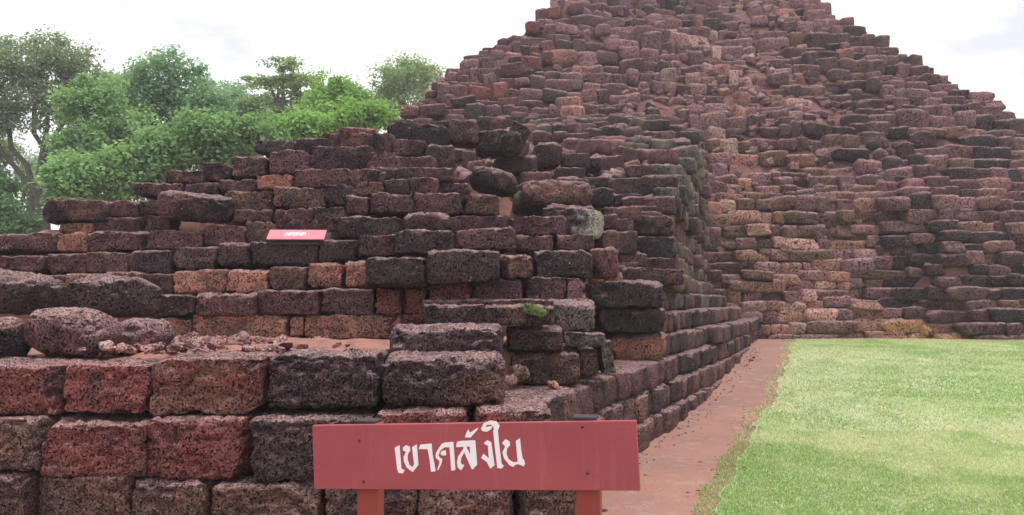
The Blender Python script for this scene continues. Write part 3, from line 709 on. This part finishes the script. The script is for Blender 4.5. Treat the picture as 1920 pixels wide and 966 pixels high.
# moss
mm, nt, b = new_mat('moss')
n_ = noise(nt, 60, 4, .7); nt.links.new(mixc(nt, ramp(nt, n_, .35, .65), (.05, .065, .028), (.15, .18, .06)), b.inputs['Base Color']); b.inputs['Roughness'].default_value = 1
def moss(x0, y0, x1, y1, D, tilt=0.):
    p = at((x0 + x1) / 2, (y0 + y1) / 2, D); k = D / FPX; W, H = (x1 - x0) * k, (y1 - y0) * k
    V, F = block_verts(W, W * .8, H, (18, 12, 6), .48, .30, .010, int(x0))
    o = link('moss_patch', mesh_from('moss_patch', V, F, mm), None, (p.x, p.y + W * .3, p.z), (0, tilt, 0)); return o
tag(moss(982, 572, 1026, 592, 5.62, .2), 'bright yellow green moss cushion on a dark block', 'moss')
tag(moss(86, 370, 150, 377, 7.95), 'thin dark green moss along the top of the black end block', 'moss')

# ------------------------------------------------------------------ name board
PL_T, PR_T = at(590, 797, 3.02), at(1197, 788, 2.74)
bx = (PR_T - PL_T); bx.z = 0; BW = bx.length; ux = bx.normalized(); uy = Vector((-ux.y, ux.x, 0))
BH = (at(590, 797, 3.02) - at(594, 916, 3.02)).z
ztop = (PL_T.z + PR_T.z) / 2; rolls = math.atan2(PR_T.z - PL_T.z, BW)
base = Vector(((PL_T.x + PR_T.x) / 2, (PL_T.y + PR_T.y) / 2, 0))
sign = link('name_board', None, loc=base, rot=(0, 0, math.atan2(ux.y, ux.x)))
tag(sign, 'large red painted name board with white lettering on two posts', 'sign')
def painted_wood(name, col, rough=.55):
    m, nt, b = new_mat(name)
    gr = noise(nt, 9, 6, .7, sx=(.6, 1, 14)); st = noise(nt, 7, 4, .6, sx=(6, 1, .5)); ch = noise(nt, 70, 5, .75); bl = noise(nt, 3, 3, .5)
    c = mixc(nt, ramp(nt, bl, .35, .68, 0, .55), col, tuple(x * .78 for x in col))
    c = mixc(nt, ramp(nt, gr, .50, .72, 0, .22), c, tuple(x * .6 for x in col))
    c = mixc(nt, ramp(nt, st, .52, .74, 0, .30), c, (col[0] * 1.12, col[1] * 1.9, col[2] * 1.8))
    c = mixc(nt, ramp(nt, ch, .71, .76, 0, .7), c, (.40, .27, .24))
    c = mixc(nt, ramp(nt, ch, .30, .26, 0, .6), c, (.10, .04, .04))
    nt.links.new(c, b.inputs['Base Color']); b.inputs['Roughness'].default_value = rough
    bp = N(nt, 'ShaderNodeBump', i_Strength=.35, i_Distance=.002); nt.links.new(gr, bp.inputs['Height']); nt.links.new(bp.outputs[0], b.inputs['Normal'])
    return m
MAT_BOARD = painted_wood('red_board_paint', (.34, .074, .086))
MAT_POST = painted_wood('red_post_paint', (.27, .055, .045))
MAT_WHITE = plain_mat('white_letter_paint', (.80, .77, .80), .6, .06, 30)
MAT_DARK = plain_mat('dark_cap', (.05, .04, .045), .6, .2, 30)
def box(W, T, H, bev=.003):
    P, F = lattice(6, 4, 4); h = np.array([W, T, H]) / 2
    u = np.where(np.abs(P) > .99, np.sign(P), np.where(np.abs(P) < .01, 0, P))
    # bevel by pulling the outer lattice lines next to the edges
    lv = {6: [-1, -1, -1, 0, 1, 1, 1], 4: [-1, -1, 0, 1, 1]}
    Q = np.sign(np.round(P, 3)) * 1.0
    V = np.where(np.abs(P) > .999, np.sign(P) * h, np.where(np.abs(P) > .3, np.sign(P) * (h - bev), 0))
    inner = np.clip(V, -(h - bev), h - bev); d = V - inner; L = np.linalg.norm(d, axis=1, keepdims=True)
    V = inner + d / np.maximum(L, 1e-9) * np.minimum(L, bev)
    return V, F
V, F = box(BW, .022, BH); board = link('board', mesh_from('board', V, F, MAT_BOARD, smooth=False), sign, (0, 0, ztop - BH / 2), (0, -rolls, 0))
for pxl, pxr, cap in ((668, 718, (635, 712, 785)), (1085, 1127, (1074, 1126, 780))):
    u = ((pxl + pxr) / 2 - 893.5) / 607 * BW; w = .082
    H = (PL_T + (PR_T - PL_T) * ((pxl - 590) / 607)).z + .004; V, F = box(w, .06, H + .1); o = link('post', mesh_from('post', V, F, MAT_POST, smooth=False), sign, (u + .004, .045, (H - .1) / 2))
    V, F = box(w * 1.02, .072, .012, .004); c = link('post_cap', mesh_from('post_cap', V, F, MAT_DARK, smooth=False), o, (-.012, 0, (H + .1) / 2 + .004))
# lettering: strokes read off the board, laid on its face
def on_board(px, py):
    u, v = px - CX, CY - py
    d = Vector((u, cth * FPX - sth * v, sth * FPX + cth * v)); o0 = Vector((0, 0, CAMZ))
    p0 = base - uy * .0115
    t = (p0 - o0).dot(uy) / d.dot(uy); p = o0 + d * t
    return (p - base).dot(ux), p.z
LET = [
 [[(245,315),(300,290),(310,555),(345,575),(325,608),(275,600),(262,560)]],
 [[(335,320),(375,293),(415,315),(418,358),(390,395),(384,450),(400,515),(432,545),(455,510),(440,320),(495,290),(503,520),(435,600),(370,545),(340,470),(340,420),(370,370),(340,350)]],
 [[(513,345),(535,295),(662,290),(668,420),(692,580),(690,605),(640,607),(632,470),(615,350)]],
 [[(705,400),(770,305),(800,288),(908,283),(917,600),(870,607),(862,343),(805,340),(755,375),(730,440),(700,450)], [(700,430),(735,430),(748,455),(775,468),(765,520),(722,592),(712,588),(738,520),(742,490),(705,455)], [(758,398),(775,380),(818,373),(822,428),(790,432),(765,425)]],
 [[(935,345),(950,285),(985,278),(1155,278),(1165,555),(1108,605),(1097,590),(1090,345)], [(1018,345),(1050,340),(1118,500),(1125,598),(1102,603),(1030,420)], [(1030,350),(1042,378),(988,470),(980,530),(1020,555),(980,608),(945,575),(938,520),(955,450)]],
 [[(1040,240),(1060,190),(1085,150),(1095,190),(1125,178),(1195,135),(1190,158),(1105,245)]],
 [[(1250,315),(1290,285),(1335,310),(1345,430),(1360,570),(1312,605),(1300,540),(1295,345),(1270,335)], [(1212,480),(1240,435),(1300,490),(1325,600),(1310,605),(1275,530)]],
 [[(1362,175),(1415,160),(1420,300),(1440,560),(1465,580),(1440,610),(1390,605),(1375,400)], [(1225,150),(1260,95),(1330,66),(1400,78),(1438,130),(1420,175),(1375,172),(1365,130),(1340,112),(1290,115),(1278,130),(1300,136),(1362,124),(1340,165),(1290,190),(1240,180)]],
 [[(1455,325),(1495,285),(1540,310),(1545,355),(1510,390),(1500,450),(1520,510),(1575,550),(1620,545),(1570,600),(1530,580),(1470,500),(1455,430),(1490,365)], [(1612,310),(1660,280),(1668,420),(1680,520),(1640,560),(1622,540)], [(1590,580),(1640,522),(1690,520),(1705,570),(1685,600),(1650,580),(1620,572)]],
]
for gl in LET:
    V, F = [], []
    for si, poly in enumerate(gl):
        P2 = [on_board(700 + x / 6, 780 + y / 6) for x, y in poly]; y0 = -.0118 - .0006 - .0002 * si; n0 = len(V); k = len(P2)
        for u, v in P2: V.append((u, y0, v))
        for u, v in P2: V.append((u, -.0105, v))
        for t in tessellate_polygon([[Vector((u, v, 0)) for u, v in P2]]): F.append(tuple(n0 + i for i in t))
        for i in range(k): j = (i + 1) % k; F.append((n0 + i, n0 + j, n0 + k + j)); F.append((n0 + i, n0 + k + j, n0 + k + i))
    o = link('letter', mesh_from('letter', np.array(V) - np.array([0, 0, ztop - BH / 2]), F, MAT_WHITE, smooth=False), board)
for px, py in ((675, 816), (1095, 812), (680, 893), (1100, 899)):
    u, v = on_board(px, py); V, F = block_verts(.009, .006, .009, (6, 4, 6), .48, .0, 0, 3)
    link('screw', mesh_from('screw', V, F, MAT_DARK), board, (u, -.012, v - (ztop - BH / 2)))

# ------------------------------------------------------------------ small sign on the terrace
q = at(558, 442, 7.6); ss = link('small_sign', None, loc=(q.x, q.y, q.z - .06), rot=(0, 0, .05))
tag(ss, 'small tilted pink sign with white writing on a terrace row', 'sign')
k = 7.6 / FPX; w = 106 * k
MAT_PINK = plain_mat('overlit_red_panel', (.62, .20, .24), .45, .08, 12)  # overexposed look of the panel put into its pale colour
V, F = box(w, .012, .17, .002); pn = link('panel', mesh_from('panel', V, F, MAT_PINK, smooth=False), ss, (0, -.03, .065), (-.95, 0, -.0))
gl = [(-.10, 0), (-.07, .0), (-.045, .01), (-.015, 0), (.01, .012), (.04, 0), (.07, .008)]
for i, (u, v) in enumerate(gl):
    V, F = [], []
    for (ax, ay, bx_, by) in ((-.011, -.03, -.005, .03), (-.011, .022, .011, .03), (.005, -.03, .011, .03 + .012 * (i % 2)), (-.003, -.03 + .01 * (i % 3), .004, -.018 + .01 * (i % 3)))[:3 + i % 2]:
        n0 = len(V); yy = -.0068 - .0002 * (n0 // 4); V += [(u + ax, yy, v + ay), (u + bx_, yy, v + ay), (u + bx_, yy, v + by), (u + ax, yy, v + by)]; F.append((n0, n0 + 1, n0 + 2, n0 + 3))
    link('letter', mesh_from('letter', V, F, MAT_WHITE, smooth=False), pn)
V = np.array([(-w / 2 + .01, -.05, -.03), (w / 2 + .03, -.05, -.03), (w / 2 + .06, .22, -.03), (-w / 2 + .01, .22, -.03), (-w / 2 + .01, -.05, .0), (w / 2 + .01, -.05, .0), (w / 2 + .03, .12, .10), (-w / 2 + .01, .12, .10)])
F = [(0, 3, 2, 1), (0, 1, 5, 4), (1, 2, 6, 5), (2, 3, 7, 6), (3, 0, 4, 7), (4, 5, 6, 7)]
link('stand', mesh_from('stand', V, F, MAT_DARK, smooth=False), ss)

# ------------------------------------------------------------------ trees
MAT_BARK = plain_mat('bark', (.13, .115, .10), .9, .5, 12, .02)
def tube(pts, radii, n=6):
    V, F = [], []
    for i, p in enumerate(pts):
        d = (pts[min(i + 1, len(pts) - 1)] - pts[max(i - 1, 0)]).normalized()
        a = d.orthogonal().normalized(); b_ = d.cross(a)
        for k in range(n):
            t = k / n * 6.28318; V.append(p + (a * math.cos(t) + b_ * math.sin(t)) * radii[i])
    for i in range(len(pts) - 1):
        for k in range(n): F.append((i * n + k, i * n + (k + 1) % n, (i + 1) * n + (k + 1) % n, (i + 1) * n + k))
    return [tuple(v) for v in V], F
def limb(a, b_, r0, r1, rs, sag=.12, k=6):
    L = (b_ - a).length; pts = []
    for i in range(k + 1):
        t = i / k; p = a.lerp(b_, t); w = math.sin(t * 3.1416) * L * sag
        pts.append(p + Vector((rs.normal(0, .35) * w, rs.normal(0, .35) * w, rs.uniform(-.2, .5) * w)))
    return tube(pts, [r0 + (r1 - r0) * (i / k) ** .8 for i in range(k + 1)])
def tree(label, D, blobs, base_px, cols, nclump, per, leaf=.14, stems=1, spread=.50, flat=1.0, seed=0, group='trees behind the terrace', name='tree', cat='tree', r0=.16, fork=.35, holes=.3):
    rs = np.random.default_rng(seed + 1000); k = D / FPX; gz = G(D); nclump = int(nclump * 1.7)
    B = [(at(cx, cy, D) + Vector((0, rs.uniform(-.6, .6), 0)), rx * k, ry * k) for cx, cy, rx, ry in blobs]
    bp_ = at(base_px, 500, D); root_p = Vector((bp_.x, D, gz))
    root = link(name, None, loc=root_p); tag(root, label, cat, group)
    vol = np.array([rx * ry for _, rx, ry in B]); vol = vol / vol.sum()
    cl = []; B = [(c, rx * 1.04, ry * 1.08) for c, rx, ry in B]
    for i in range(nclump):
        c, rx, ry = B[rs.choice(len(B), p=vol)]
        v = rs.normal(0, 1, 3); v /= np.linalg.norm(v); rr = rs.uniform(.35, 1.0) ** .6
        if v[2] < -.3 and rs.random() < .5: v[2] *= -.6
        cl.append(c + Vector((v[0] * rx * rr, v[1] * rx * .8 * rr, v[2] * ry * rr)))
    # wood
    V, F = [], []
    def put(g):
        n0 = len(V); V.extend(g[0]); F.extend([tuple(n0 + i for i in f) for f in g[1]])
    low = min(c.z - ry for c, rx, ry in B); top = max(c.z for c, rx, ry in B)
    zf = gz + (low - gz) * fork if low > gz + 1 else gz + .4
    cen = sum((c for c, _, _ in B), Vector()) / len(B)
    for s in range(stems):
        a = root_p + Vector((rs.normal(0, .12) * (stems > 1), rs.normal(0, .1), -.1)); f = Vector((root_p.x + (cen.x - root_p.x) * .3 + rs.normal(0, .25) * (stems > 1), D, zf))
        put(limb(a, f, r0 * 1.2, r0 * .9, rs, .05))
        for bi, (c, rx, ry) in enumerate(B):
            if stems > 1 and bi % stems != s and len(B) >= stems: continue
            hub = Vector((c.x, c.y, c.z - ry * .35)); put(limb(f, hub, r0 * .75, r0 * .4, rs, .08))
            near = sorted(cl, key=lambda q_: (q_ - c).length)[:max(8, int(nclump * vol[bi] * .55))]
            for q_ in near: put(limb(hub + Vector((rs.normal(0, .15), rs.normal(0, .15), rs.uniform(-.2, .4) * ry)), q_, r0 * .28, .012, rs, .12, 4))
    V = np.array(V) - np.array(root_p)
    link('trunk', mesh_from('trunk', V, F, MAT_BARK), root)
    # leaves
    Cn = np.array([tuple(c) for c in cl]); ci = np.repeat(np.arange(len(cl)), per); n = len(ci)
    keep = RNG.random(n) > holes * rs.uniform(0, 2, len(cl))[ci]; ci = ci[keep]; n = len(ci)
    sz = spread * rs.uniform(.6, 1.3, len(cl))[ci]
    d = rs.normal(0, 1, (n, 3)); d /= np.linalg.norm(d, axis=1, keepdims=True); d *= (rs.random((n, 1)) ** .6)
    P = Cn[ci] + d * sz[:, None] * np.array([1.25, 1.25, flat])
    nn = d * .6 + rs.normal(0, .6, (n, 3)) + np.array([0, 0, .7]); nn /= np.linalg.norm(nn, axis=1, keepdims=True)
    a = np.cross(nn, rs.normal(0, 1, (n, 3))); a /= np.linalg.norm(a, axis=1, keepdims=True) + 1e-9; b3 = np.cross(nn, a)
    L = (leaf * rs.uniform(.6, 1.25, n))[:, None]; wd = L * .30
    Q = np.empty((n, 4, 3)); Q[:, 0] = P - a * L * .5; Q[:, 1] = P - b3 * wd; Q[:, 2] = P + a * L * .5 - nn * L * .12; Q[:, 3] = P + b3 * wd
    cols = np.array(cols); t = np.clip(rs.random(len(cl)) * .9 + rs.normal(0, .1, len(cl)), 0, 1)[ci] + rs.normal(0, .13, n)
    t = np.clip(t, 0, 1)[:, None]; C = cols[0] * (1 - t) + cols[1] * t; C = C * rs.uniform(.8, 1.2, (n, 1))
    old = rs.random(n) < .03; C[old] = C[old] * .5 + np.array([.16, .14, .05])
    V = Q.reshape(-1, 3) - np.array(root_p)
    link('crown', mesh_from('crown', V, np.arange(4 * n).reshape(-1, 4), MAT_LEAF, smooth=False, tint=np.repeat(np.clip(C, .005, 1), 4, 0)), root)
    return root
GREY = [(.20, .265, .165), (.32, .385, .25)]; MID = [(.19, .33, .15), (.35, .52, .24)]; BLUE = [(.20, .33, .22), (.34, .48, .32)]
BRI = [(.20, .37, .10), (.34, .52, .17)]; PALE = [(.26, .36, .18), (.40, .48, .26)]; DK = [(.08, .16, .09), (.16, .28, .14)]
tree('tall grey green tree with several bare pale stems at the left edge', 30, [(70, 115, 85, 52), (10, 165, 70, 65), (135, 140, 65, 58), (165, 190, 50, 45), (0, 240, 50, 50), (100, 205, 60, 45)], 78, GREY, 135, 150, stems=4, seed=1, r0=.17, fork=.75, leaf=.14)
tree('mid green leafy tree in front of the tall grey green tree', 25, [(175, 205, 62, 60), (168, 285, 60, 60), (215, 265, 65, 75), (185, 330, 85, 50)], 185, MID, 120, 150, seed=2, spread=.36)
tree('broad dark green tree with the highest rounded crown of the middle group', 28, [(325, 155, 68, 50), (285, 200, 75, 55), (380, 205, 70, 58), (330, 265, 85, 50), (255, 250, 50, 50)], 330, [(.17, .30, .18), (.30, .46, .27)], 120, 150, seed=3, spread=.4)
tree('pale blue green tree filling the gap behind the broad tree', 36, [(440, 215, 60, 45), (410, 250, 60, 60), (490, 240, 55, 45), (230, 190, 50, 50)], 440, BLUE, 120, 140, seed=4, spread=.5)
tree('thin flat tiered tree with pale spreading branches', 34, [(535, 128, 35, 16), (500, 150, 52, 12), (560, 158, 48, 16), (525, 182, 62, 14), (480, 195, 40, 12), (545, 215, 60, 20)], 535, PALE, 75, 105, seed=5, spread=.42, flat=.35, fork=.8)
tree('bright fresh green round tree beside the tiered tree', 27, [(625, 175, 48, 32), (600, 205, 48, 40), (660, 205, 50, 34), (640, 235, 80, 30)], 630, BRI, 85, 150, seed=6, spread=.34)
tree('feathery pale green tree against the pyramid flank', 38, [(760, 150, 55, 34), (730, 185, 45, 40), (800, 145, 38, 30), (770, 205, 60, 45)], 765, PALE, 80, 150, seed=7, spread=.42)
tree('low bright bush sprouting beside the terrace top', 22, [(690, 225, 48, 22), (620, 245, 60, 24), (560, 245, 55, 30)], 640, BRI, 60, 140, leaf=.13, seed=8, spread=.34, name='bush', cat='bush', group='bushes behind the terrace')
tree('dense green bush behind the middle rows of the terrace', 21, [(395, 270, 60, 50), (475, 262, 60, 34), (330, 300, 55, 50), (435, 300, 50, 40)], 400, [(.15, .28, .13), (.30, .46, .21)], 90, 150, leaf=.13, seed=9, spread=.36, name='bush', cat='bush', group='bushes behind the terrace')
tree('leafy bush over the black end block of the terrace', 20, [(150, 345, 50, 44), (225, 325, 50, 48), (285, 322, 45, 36), (108, 385, 36, 30)], 200, MID, 90, 150, leaf=.13, seed=10, spread=.34, name='bush', cat='bush', group='bushes behind the terrace')
tree('dark bush at the left edge below the tall tree', 24, [(10, 400, 50, 40), (-30, 360, 50, 50), (30, 430, 50, 25)], 5, DK, 60, 140, leaf=.14, seed=11, spread=.34, name='bush', cat='bush', group='bushes behind the terrace')
tree('light green drooping tree low at the left edge', 33, [(10, 300, 40, 30), (40, 345, 60, 26), (-20, 260, 40, 40)], 0, PALE, 55, 110, seed=12, spread=.45)
tree('far tree showing through the stems of the tall tree', 48, [(120, 330, 80, 55), (235, 190, 60, 45), (260, 280, 80, 60), (410, 185, 60, 42), (430, 260, 90, 60), (490, 215, 65, 45), (590, 250, 80, 50), (700, 210, 40, 30)], 360, BLUE, 200, 120, leaf=.24, seed=13, spread=.7)

# dry leaves fallen on the path edge and lawn
Q, Ct = [], []
for i in range(70):
    y = RNG.uniform(4.8, 12); x = edge_x(y) + (RNG.normal(0, .18) if i < 55 else RNG.uniform(0, 3)); z_ = G(y) + .03
    a = RNG.uniform(0, 6.28); L = RNG.uniform(.012, .03); c_, s_ = math.cos(a) * L, math.sin(a) * L
    Q += [(x - c_, y - s_, z_), (x + s_ * .5, y - c_ * .5, z_ + .012), (x + c_, y + s_, z_ + .004), (x - s_ * .5, y + c_ * .5, z_ + .01)]
    Ct += [[(.30, .17, .08), (.16, .09, .05), (.40, .30, .18)][i % 3]] * 4
o = link('leaf_litter', mesh_from('leaf_litter', Q, np.arange(len(Q)).reshape(-1, 4), MAT_BLADE, smooth=False, tint=np.array(Ct)))
tag(o, 'dry brown leaves scattered along the edge of the lawn', 'leaves', kind='stuff')

# ------------------------------------------------------------------ humid air
hm = bpy.data.materials.new('humid_air'); hm.use_nodes = True; hm.node_tree.nodes.clear()
ho = hm.node_tree.nodes.new('ShaderNodeOutputMaterial'); hv = hm.node_tree.nodes.new('ShaderNodeVolumePrincipled')
hv.inputs['Color'].default_value = (.93, .92, .97, 1); hv.inputs['Density'].default_value = .0022; hv.inputs['Anisotropy'].default_value = .2
hm.node_tree.links.new(hv.outputs[0], ho.inputs['Volume'])
V = np.array([(x, y, z) for x in (-1300, 1300) for y in (-100, 1300) for z in (-1.5, 18.)])
F = [(0, 1, 3, 2), (4, 6, 7, 5), (0, 4, 5, 1), (2, 3, 7, 6), (0, 2, 6, 4), (1, 5, 7, 3)]
hz = link('haze', mesh_from('haze', V, F, hm, smooth=False)); hz['kind'] = 'stuff'
tag(hz, 'thin pale humid haze filling the air', 'haze', kind='stuff')
